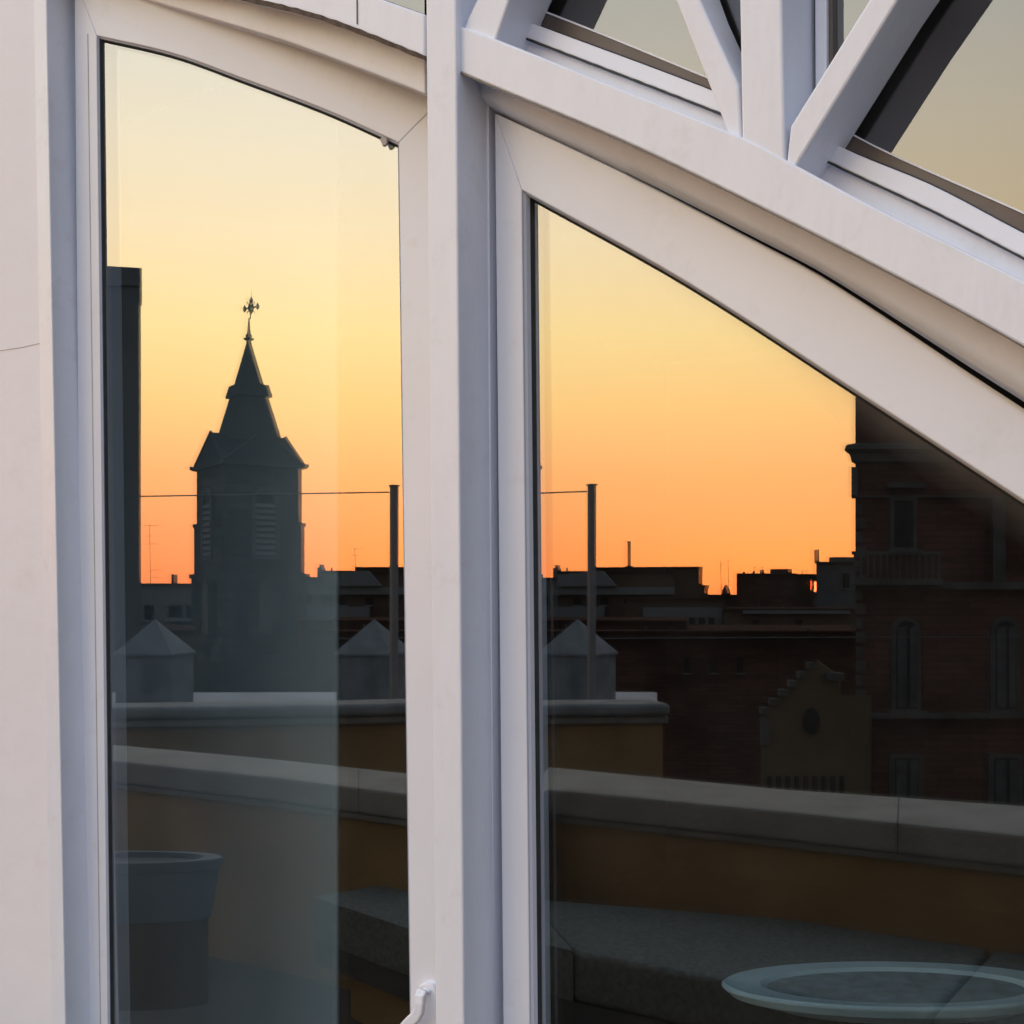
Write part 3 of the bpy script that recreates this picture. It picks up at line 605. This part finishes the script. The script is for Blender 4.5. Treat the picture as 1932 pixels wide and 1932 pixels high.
# crossed gable roofs
zr, ze = tz(821), tz(880); e = hs(203); r_ = hs(190)
mb = MB()
for k in range(2):
    sw = (lambda p: p) if k == 0 else (lambda p: (p[1], p[0], p[2]))
    P_ = [(-e, -e * .98, ze), (e, -e * .98, ze), (e, e * .98, ze), (-e, e * .98, ze), (-r_, 0, zr), (r_, 0, zr)]
    mb.add([sw(p) for p in P_], [(0, 1, 5, 4), (2, 3, 4, 5), (0, 4, 3), (1, 2, 5), (0, 3, 2, 1)], 0, txf)
mb.build('gable_roof', M['slate'], tw)
mb = MB()                                              # stone rims of the gables
for ax in range(4):
    rm = Matrix.Rotation(ax * math.pi / 2, 3, 'Z')
    for sg in (-1, 1):
        a = Vector((sg * e * .96, -e * 1.0, ze + .05)); b = Vector((0, -r_ * 1.01, zr + .03))
        mb.rod(txf(rm @ a), txf(rm @ b), .07, 6)
mb.build('gable_rim', M['stone'], tw)
for sx in (-1, 1):
    for sy in (-1, 1):
        mb = MB(); a = Vector((sx * hs(190), sy * hs(190), tz(884))); b = Vector((sx * hs(217), sy * hs(217), tz(881))); mb.rod(txf(a), txf(b), .10, 6); mb.build('gargoyle', M['stone'], tw)
def spire(prof, name, m):
    mb = MB(); mb.lathe([(w * u1 * 1.0 * .5, tz(y)) for w, y in prof], seg=4, rot=R(45) , xf=txf, sx=1.414 * 2 * K, sy=1.414 * 2 * K); return mb.build(name, M[m], tw)
spire([(120, 835), (115.5, 822), (73, 752)], 'lower_spire', 'slate')
spire([(87, 751), (87, 748), (74, 728)], 'spire_collar', 'slate')
spire([(56, 727.5), (12, 652), (9, 646)], 'spire', 'slate')
mb = MB(); rr = lambda px: px * u1
mb.lathe([(rr(4.5), tz(648)), (rr(4.5), tz(643)), (rr(10), tz(640)), (rr(10), tz(638.5)), (rr(5), tz(637)), (rr(6.5), tz(633)), (rr(3.5), tz(629)), (rr(2.2), tz(615)), (rr(1.2), tz(600))], seg=16, xf=txf)
fn = mb.build('finial', M['rod'], tw)
mb = MB(); 
def fr_(x, y): return GLL.refl((X_(x, YT), YT, tz(y)))
mb.rod(fr_(472, 602), fr_(474, 560), rr(1.2)); mb.rod(fr_(474, 562), fr_(474.6, 546), rr(.35))
mb.rod(fr_(463, 582.5), fr_(485, 578), rr(1.4))
for cx_, cy_, w_, h_ in ((474, 567, 4.0, 8), (461.5, 582.5, 3.6, 7.5), (486, 577.5, 3.6, 7.5), (473.4, 580, 6.0, 14)):
    cc = fr_(cx_, cy_); mb.lathe([(rr(.2), -rr(h_)), (rr(w_ * .75), -rr(h_ * .5)), (rr(w_), 0), (rr(w_ * .6), rr(h_ * .5)), (rr(.2), rr(h_))], cc, seg=10)
for dx, dy in ((-1, -1), (1, -1), (-1, 1), (1, 1)): mb.rod(fr_(473.4, 580), fr_(473.4 + dx * 8, 580 + dy * 11), rr(.6))
mb.build('iron_cross', M['rod'], fn)
# louvred belfry openings with arched heads
for face in range(2):
    rm = Matrix.Rotation(0 if face == 0 else -math.pi / 2, 3, 'Z'); s = hs(206)
    def fx(p, rm=rm): return txf(rm @ Vector(p))
    hw = .50; zb, zt = tz(1052), tz(958)
    mb = MB(); pts = [(-hw, zb)] + [(hw, zb)] + [(hw * math.cos(t), zt + hw * 1.3 * math.sin(t)) for t in [math.pi * i / 10 for i in range(11)]]
    out = [(-hw * 1.35, zb - .15)] + [(hw * 1.35, zb - .15)] + [(hw * 1.35 * math.cos(t), zt + hw * 1.75 * math.sin(t)) for t in [math.pi * i / 10 for i in range(11)]]
    n = len(pts); A = [(x, -s - .10, z) for x, z in out]; B = [(x, -s - .10, z) for x, z in pts]; C_ = [(x, -s + .0, z) for x, z in out]; D_ = [(x, -s + .0, z) for x, z in pts]
    # pale surround
    mb.add(A + B + C_ + D_, [(i, (i + 1) % n, n + (i + 1) % n, n + i) for i in range(n)] + [(i, (i + 1) % n, 2 * n + (i + 1) % n, 2 * n + i) for i in range(n)] + [(n + i, n + (i + 1) % n, 3 * n + (i + 1) % n, 3 * n + i) for i in range(n)], 0, fx)
    lv = mb.build('belfry_window', M['stone2'], tw)
    mb = MB(); mb.prism([(x, -s - .012, z) for x, z in pts], [(x, -s - .004, z) for x, z in pts], 0, fx); mb.build('opening', M['dark'], lv)
    mb = MB()
    for i in range(9):
        z = zb + (zt - zb) * (i + .5) / 9 * 1.05; mb.add([(-hw * .97, -s - .09, z - .09), (hw * .97, -s - .09, z - .09), (hw * .97, -s - .02, z + .09), (-hw * .97, -s - .02, z + .09), (-hw * .97, -s - .06, z - .11), (hw * .97, -s - .06, z - .11)], [(0, 1, 2, 3), (0, 1, 5, 4)], 0, fx)
    mb.build('louvre', M['pale'], lv)
    for k in (-1, 0, 1):                              # blind arcade below
        mb = MB(); cx_ = k * 1.15; z0, z1 = tz(1195), tz(1115); h2 = .33; s2 = hs(214)
        pts = [(cx_ - h2, z0), (cx_ + h2, z0)] + [(cx_ + h2 * math.cos(t), z1 + h2 * 1.5 * math.sin(t)) for t in [math.pi * i / 8 for i in range(9)]]
        mb.prism([(x, -s2 - .05, z) for x, z in pts], [(x, -s2 - .01, z) for x, z in pts], 0, fx); mb.build('blind_arch', M['stone2'] if k == 0 else M['slate'], tw)

# ------------------------------------------------------------------ houses of the city
def wedge(mb, x0, x1, y0, y1, z0, z1, G):             # block whose flanks splay back along the streets
    k = y1 / y0 * (1.0); i0 = .02 * (x1 - x0); a0 = x0 * k + (i0 if x0 > 0 else 0); a1 = x1 * k - (i0 if x1 < 0 else 0)
    vs = [(x0, y0, z0), (x1, y0, z0), (a0, y1, z0), (a1, y1, z0), (x0, y0, z1), (x1, y0, z1), (a0, y1, z1), (a1, y1, z1)]
    mb.add(vs, [(0, 2, 3, 1), (4, 5, 7, 6), (0, 1, 5, 4), (2, 6, 7, 3), (0, 4, 6, 2), (1, 3, 7, 5)], 0, lambda p: G.refl(p))
def box_px(mb, G, x0, x1, yt, Y, depth, zb=GZ, yb=None):
    wedge(mb, X_(x0, Y), X_(x1, Y), Y, Y + depth, zb if yb is None else Z_(yb, Y), Z_(yt, Y), G)
def roofbits(root, Y, G, x0, x1, ytop, n, seed):
    rg = random.Random(seed)
    for i in range(n):
        x = x0 + (x1 - x0) * (i + rg.uniform(.15, .85)) / n; w = rg.choice((2.2, 3, 4.5, 1.2)); h = rg.uniform(4, 11) if w < 4 else rg.uniform(3, 7)
        mb = MB(); wedge(mb, X_(x, Y), X_(x + w, Y), Y + .5, Y + 1.4, Z_(ytop + 1, Y), Z_(ytop - h, Y), G); mb.build('chimney', M['chimney'], root)
def building(name, G, Y, x0, x1, yt, depth, m, label, extras=(), wins=(), zb=GZ, cat='building', parapet=True, bits=None):
    root = empty(name, G.refl(((X_(x0, Y) + X_(x1, Y)) / 2, Y, zb)), label, cat)
    mb = MB(); box_px(mb, G, x0, x1, yt + (2.5 if parapet else 0), Y, depth, zb); mb.build('wall', M[m], root)
    if parapet:
        mb = MB(); k = 1.0; wedge(mb, X_(x0 - k, Y), X_(x1 + k, Y), Y - .25, Y + depth + .25, Z_(yt + 2.4, Y), Z_(yt, Y), G); mb.build('roof', M['rooftile'], root)
    for nm, a, b, t, bo, mm, fwd in extras:
        mb = MB(); mb.box(X_(a, Y), X_(b, Y), Y - fwd, Y - fwd + (1.0 if fwd <= 0 else fwd * .98), Z_(bo, Y), Z_(t, Y), lambda p: G.refl(p)); mb.build(nm, M[mm], root)
    if bits: roofbits(root, Y, G, x0, x1, yt, *bits)
    for a, b, t, bo in wins:
        mb = MB(); mb.box(X_(a, Y), X_(b, Y), Y - .06, Y - .01, Z_(bo, Y), Z_(t, Y), lambda p: G.refl(p)); wi = mb.build('window', M['dark'], root)
        mb = MB(); kx = (b - a) * .16; g_ = lambda p: G.refl(p)
        mb.box(X_(a - kx, Y), X_(b + kx, Y), Y - .16, Y - .062, Z_(bo + kx, Y), Z_(bo, Y), g_); mb.build('sill', M['trim'], wi)
    return root
def antenna(G, Y, px, yb, yt, bars, label):
    mb = MB(); f = lambda x, y: G.refl((X_(x, Y), Y, Z_(y, Y))); r = .16 * Y / F_ * 1.9
    mb.rod(f(px + 1, yb), f(px - .5, yt), r * 1.3)
    for y, a, b in bars: mb.rod(f(a, y), f(b, y - 1), r)
    o = mb.build('antenna', M['rod']); tag(o, label, 'antenna')
# seen in the left pane
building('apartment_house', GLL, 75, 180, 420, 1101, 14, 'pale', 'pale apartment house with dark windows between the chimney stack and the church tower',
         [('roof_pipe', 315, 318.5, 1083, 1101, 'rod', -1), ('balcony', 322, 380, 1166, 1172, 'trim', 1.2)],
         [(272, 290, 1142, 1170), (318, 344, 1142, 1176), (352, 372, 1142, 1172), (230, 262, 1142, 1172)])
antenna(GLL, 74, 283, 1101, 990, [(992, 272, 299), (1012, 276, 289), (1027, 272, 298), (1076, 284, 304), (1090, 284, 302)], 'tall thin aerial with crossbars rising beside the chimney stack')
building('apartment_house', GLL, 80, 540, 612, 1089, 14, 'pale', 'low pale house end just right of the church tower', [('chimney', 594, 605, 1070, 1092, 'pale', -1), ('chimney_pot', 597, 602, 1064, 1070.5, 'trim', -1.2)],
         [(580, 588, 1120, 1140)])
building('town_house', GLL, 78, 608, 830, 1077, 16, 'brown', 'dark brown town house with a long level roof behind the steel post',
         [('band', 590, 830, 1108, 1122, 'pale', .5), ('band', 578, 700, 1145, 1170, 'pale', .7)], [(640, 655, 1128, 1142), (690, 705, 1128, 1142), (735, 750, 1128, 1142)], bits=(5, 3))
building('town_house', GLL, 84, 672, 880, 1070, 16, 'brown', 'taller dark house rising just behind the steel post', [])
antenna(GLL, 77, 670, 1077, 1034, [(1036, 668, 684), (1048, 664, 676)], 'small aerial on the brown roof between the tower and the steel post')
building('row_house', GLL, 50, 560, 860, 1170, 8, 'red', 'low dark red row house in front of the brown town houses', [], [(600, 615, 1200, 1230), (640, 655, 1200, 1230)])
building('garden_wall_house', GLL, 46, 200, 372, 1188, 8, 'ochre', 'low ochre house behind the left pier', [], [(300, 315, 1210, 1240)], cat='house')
mb = MB(); Yq = 77.2; q_ = [(608, 1084), (672, 1077.5), (694, 1077), (720, 1106), (608, 1106)]; q2 = [(X_(a, Yq), Z_(b, Yq)) for a, b in q_]
mb.prism([(x, Yq, z) for x, z in q2], [(x * .995, Yq + .7, z) for x, z in q2], 0, lambda p: GLL.refl(p)); mb.build('gable_end', M['pale'], bpy.data.objects['town_house'])
# seen in the right pane
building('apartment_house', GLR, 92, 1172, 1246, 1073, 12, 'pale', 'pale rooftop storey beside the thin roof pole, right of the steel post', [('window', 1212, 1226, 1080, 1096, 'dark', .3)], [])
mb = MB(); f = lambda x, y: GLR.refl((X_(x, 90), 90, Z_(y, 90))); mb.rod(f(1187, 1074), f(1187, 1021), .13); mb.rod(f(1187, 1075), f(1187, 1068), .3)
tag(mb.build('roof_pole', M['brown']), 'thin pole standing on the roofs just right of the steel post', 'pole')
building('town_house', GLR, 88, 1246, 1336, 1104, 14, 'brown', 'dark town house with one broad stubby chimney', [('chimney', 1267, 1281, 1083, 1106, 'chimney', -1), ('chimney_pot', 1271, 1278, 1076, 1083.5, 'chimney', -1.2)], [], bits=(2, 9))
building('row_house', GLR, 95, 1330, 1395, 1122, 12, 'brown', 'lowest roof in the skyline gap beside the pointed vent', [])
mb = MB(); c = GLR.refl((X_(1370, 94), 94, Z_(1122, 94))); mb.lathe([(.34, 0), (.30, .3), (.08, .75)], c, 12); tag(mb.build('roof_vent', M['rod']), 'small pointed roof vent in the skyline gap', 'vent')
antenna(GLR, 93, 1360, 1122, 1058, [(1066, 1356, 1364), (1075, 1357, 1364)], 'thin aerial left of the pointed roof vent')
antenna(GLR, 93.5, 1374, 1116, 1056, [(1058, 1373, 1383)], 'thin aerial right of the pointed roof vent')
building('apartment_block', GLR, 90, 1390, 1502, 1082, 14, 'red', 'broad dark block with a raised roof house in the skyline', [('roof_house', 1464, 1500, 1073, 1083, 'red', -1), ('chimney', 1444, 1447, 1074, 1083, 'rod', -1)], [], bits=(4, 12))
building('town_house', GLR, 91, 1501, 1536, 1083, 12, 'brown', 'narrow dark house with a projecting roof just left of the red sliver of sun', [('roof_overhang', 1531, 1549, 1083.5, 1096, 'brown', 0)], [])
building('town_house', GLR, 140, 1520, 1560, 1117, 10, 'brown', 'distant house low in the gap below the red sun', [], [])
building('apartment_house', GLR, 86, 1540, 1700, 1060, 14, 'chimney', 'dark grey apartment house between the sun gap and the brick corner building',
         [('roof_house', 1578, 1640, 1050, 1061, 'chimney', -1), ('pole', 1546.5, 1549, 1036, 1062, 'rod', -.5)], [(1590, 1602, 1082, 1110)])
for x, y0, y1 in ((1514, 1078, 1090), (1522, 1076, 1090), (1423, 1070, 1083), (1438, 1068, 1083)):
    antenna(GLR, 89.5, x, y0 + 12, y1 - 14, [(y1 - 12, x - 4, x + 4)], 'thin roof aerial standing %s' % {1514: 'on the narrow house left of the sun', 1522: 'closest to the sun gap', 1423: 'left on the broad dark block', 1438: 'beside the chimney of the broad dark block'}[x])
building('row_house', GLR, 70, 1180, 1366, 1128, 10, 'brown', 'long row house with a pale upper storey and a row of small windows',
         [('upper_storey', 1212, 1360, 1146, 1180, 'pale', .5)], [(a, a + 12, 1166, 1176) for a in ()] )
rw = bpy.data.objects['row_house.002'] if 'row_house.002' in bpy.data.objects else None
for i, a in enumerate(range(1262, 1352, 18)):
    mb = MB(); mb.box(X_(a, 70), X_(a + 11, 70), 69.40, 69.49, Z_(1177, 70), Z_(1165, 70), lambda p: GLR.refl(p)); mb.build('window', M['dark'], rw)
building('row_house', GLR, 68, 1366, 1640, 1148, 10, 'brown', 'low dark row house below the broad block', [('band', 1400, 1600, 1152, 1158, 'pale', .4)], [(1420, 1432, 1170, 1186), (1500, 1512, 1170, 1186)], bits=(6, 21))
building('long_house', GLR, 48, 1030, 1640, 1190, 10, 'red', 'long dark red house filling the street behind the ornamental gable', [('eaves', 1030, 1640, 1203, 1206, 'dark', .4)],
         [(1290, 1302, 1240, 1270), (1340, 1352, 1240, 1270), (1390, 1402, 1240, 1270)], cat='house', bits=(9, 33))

# stepped ornamental gable
YG = 24.0
gb = empty('gabled_house', GLR.refl((X_(1520, YG), YG, GZ)), 'small ochre house front with a stepped white-edged gable below the long red house', 'house')
gf = lambda p: GLR.refl(p)
mb = MB(); pts = [(1436, 1345), (1540, 1246), (1582, 1278), (1582, 1312), (1640, 1312)]
w_ = [(X_(x, YG), Z_(y, YG)) for x, y in pts]; w_ = w_ + [(w_[-1][0], GZ), (w_[0][0], GZ)]
mb.prism([(x, YG, z) for x, z in w_], [(x * (YG + 5) / YG + .05, YG + 5, EYE + (z - EYE) * (YG + 5) / YG if z > GZ and z < EYE else z) for x, z in w_], 0, gf); mb.build('wall', M['ochre'], gb)
for i in range(6):
    x = 1442 + i * 17.5; y = 1340 - i * 17
    mb = MB(); mb.box(X_(x - 6, YG), X_(x + 6, YG), YG - .10, YG + .2, Z_(y + 7, YG), Z_(y - 5, YG), gf); mb.build('coping_stone', M['dimtrim'], gb)
mb = MB(); mb.box(X_(1555, YG), X_(1590, YG), YG - .12, YG + .3, Z_(1284, YG), Z_(1270, YG), gf); mb.build('coping_stone', M['dimtrim'], gb)
mb = MB(); mb.box(X_(1434, YG), X_(1450, YG), YG - .1, YG - .01, Z_(1405, YG), Z_(1355, YG), gf); mb.build('corner_stone', M['dimtrim'], gb)
mb = MB(); mb.lathe([(.001, 0), (.16, 0), (.16, .03)], (0, 0, 0), 16, lambda p: gf((X_(1530, YG) + p[0], YG - .04 - p[2], Z_(1360, YG) + p[1] * 1.6))); mb.build('niche', M['dark'], gb)
for i in range(9):
    x = 1452 + i * 17
    mb = MB(); h2 = 4.5; pp = [(x - h2, 1505), (x + h2, 1505)] + [(x + h2 * math.cos(t), 1468 - h2 * math.sin(t)) for t in [math.pi * k / 8 for k in range(9)]]
    q_ = [(X_(a, YG), Z_(b, YG)) for a, b in pp]; mb.prism([(a, YG - .03, b) for a, b in q_], [(a, YG - .005, b) for a, b in q_], 0, gf); mb.build('arch', M['dark'], gb)

# big brick corner building at the right
YB = 30.0; gf = lambda p: GLR.refl(p)
cb = empty('corner_building', GLR.refl((X_(1800, YB), YB, GZ)), 'tall red-brick corner building with pale cornice, balcony and arched windows', 'building')
def bx(nm, x0, x1, y0, y1, fwd, m, dep=None, par=cb):
    mb = MB(); wedge(mb, X_(x0, YB), X_(x1, YB), YB - fwd, YB - fwd + (dep if dep else fwd - .005), Z_(y1, YB), Z_(y0, YB), GLR); return mb.build(nm, M[m], par)
bx('wall', 1614, 2500, 700, 2300, 0, 'red', 12)
bx('attic', 1617, 2500, 640, 700, -.05, 'chimney', 10)
mb = MB(); pf = [(1614, 836), (1592, 842), (1590, 850), (1600, 858), (1604, 872), (1614, 876)]
q_ = [(X_(a, YB), Z_(b, YB)) for a, b in pf]; L0 = .35
for (xa_, xb_) in ((0, 0),):
    vs = []; 
    for (a, b) in pf:
        o_ = (1614 - a) * YB / F_; vs.append((X_(a, YB), YB - o_ - .01, Z_(b, YB)))
    n = len(vs); v2 = [(X_(2500, YB), y, z) for x, y, z in vs]; v3 = [(x * 1.1 + .05, YB + 3, EYE + (z - EYE) * 1.1) for x, y, z in vs]
    mb.add(vs + v2 + v3, [(i, i + 1, n + i + 1, n + i) for i in range(n - 1)] + [(i, i + 1, 2 * n + i + 1, 2 * n + i) for i in range(n - 1)], 0, gf)
mb.build('cornice', M['dimtrim'], cb)
bx('bracket', 1604, 1616, 882, 935, .12, 'chimney', 1.0)
bx('string_course', 1612, 2500, 935, 939, .10, 'dimtrim'); 
for i in range(22):
    y = 950 + i * 27
    if y > 1500: break
    bx('quoin', 1613, 1632 if i % 2 else 1626, y, y + 20, .06, 'dimtrim')
bx('balcony_ledge', 1590, 1760, 1092, 1104, .75, 'dimtrim'); bx('balcony_rail', 1592, 1758, 1042, 1048, .70, 'dimtrim', .1)
for i in range(14): bx('baluster', 1596 + i * 12, 1600 + i * 12, 1048, 1092, .68, 'dimtrim', .06)
bx('string_course', 1612, 2500, 1098, 1112, .22, 'dimtrim')
def awin(cx, y0, y1, hw, arched):
    fr = hw * 1.45; A = [(cx - fr, y1), (cx + fr, y1)] + ([(cx + fr * math.cos(t), y0 - fr * math.sin(t)) for t in [math.pi * k / 12 for k in range(13)]] if arched else [(cx + fr, y0 - 8), (cx - fr, y0 - 8)])
    B = [(cx - hw, y1 - 4), (cx + hw, y1 - 4)] + ([(cx + hw * math.cos(t), y0 - hw * math.sin(t)) for t in [math.pi * k / 12 for k in range(13)]] if arched else [(cx + hw, y0), (cx - hw, y0)])
    def pr(L, f0, f1, nm, m, par):
        mb = MB(); q = [(X_(a, YB), Z_(b, YB)) for a, b in L]; mb.prism([(a, YB - f0, b) for a, b in q], [(a, YB - f1, b) for a, b in q], 0, gf); return mb.build(nm, M[m], par)
    w = pr(A, .10, .005, 'window', 'dimtrim', cb); pr(B, .13, .103, 'pane', 'dark', w)
    if arched or y0 > 1400:
        for sa_, sb_ in ((-.92, -.06), (.30, .92)):
            pr([(cx + hw * sa_, y1 - 6), (cx + hw * sb_, y1 - 6), (cx + hw * sb_, y0 - (hw * .5 if arched else -3)), (cx + hw * sa_, y0 - (hw * .3 if arched else -3))], .15, .132, 'shutter', 'shutter', w)
    mb = MB(); mb.box(X_(cx - fr * 1.3, YB), X_(cx + fr * 1.3, YB), YB - .3, YB - .105, Z_(y1 + 5, YB), Z_(y1, YB), gf); mb.build('sill', M['dimtrim'], w)
for cx in (1703, 1900, 2100): awin(cx, 945, 1036, 17, False) if cx != 1900 else None
for cx in (1708, 1895, 2090): awin(cx, 1190, 1340, 19, True)
for cx in (1708, 1895, 2090): awin(cx, 1430, 1520, 22, False)
bx('pediment', 1668, 1740, 912, 922, .3, 'dimtrim')
bx('string_course', 1600, 2500, 1345, 1354, .35, 'dimtrim')
bx('pilaster', 1868, 1892, 939, 1098, .2, 'dimtrim')

# overhead cable across the right pane
mb = MB(); a = GLR.refl((X_(1000, 26), 26, Z_(1206, 26))); b = GLR.refl((X_(2100, 26), 26, Z_(1200, 26))); mb.rod(a, b, .012); tag(mb.build('cable', M['rod']), 'thin dark cable strung level in front of the brick building', 'cable')

# ground of the city, to the horizon
mb = MB(); Rg = 6000; n = 48; mb.add([(Rg * math.cos(2 * math.pi * i / n), Rg * math.sin(2 * math.pi * i / n), GZ) for i in range(n)], [list(range(n))])
tag(mb.build('ground', M['ground'], origin=(0, 0, GZ)), kind='structure')
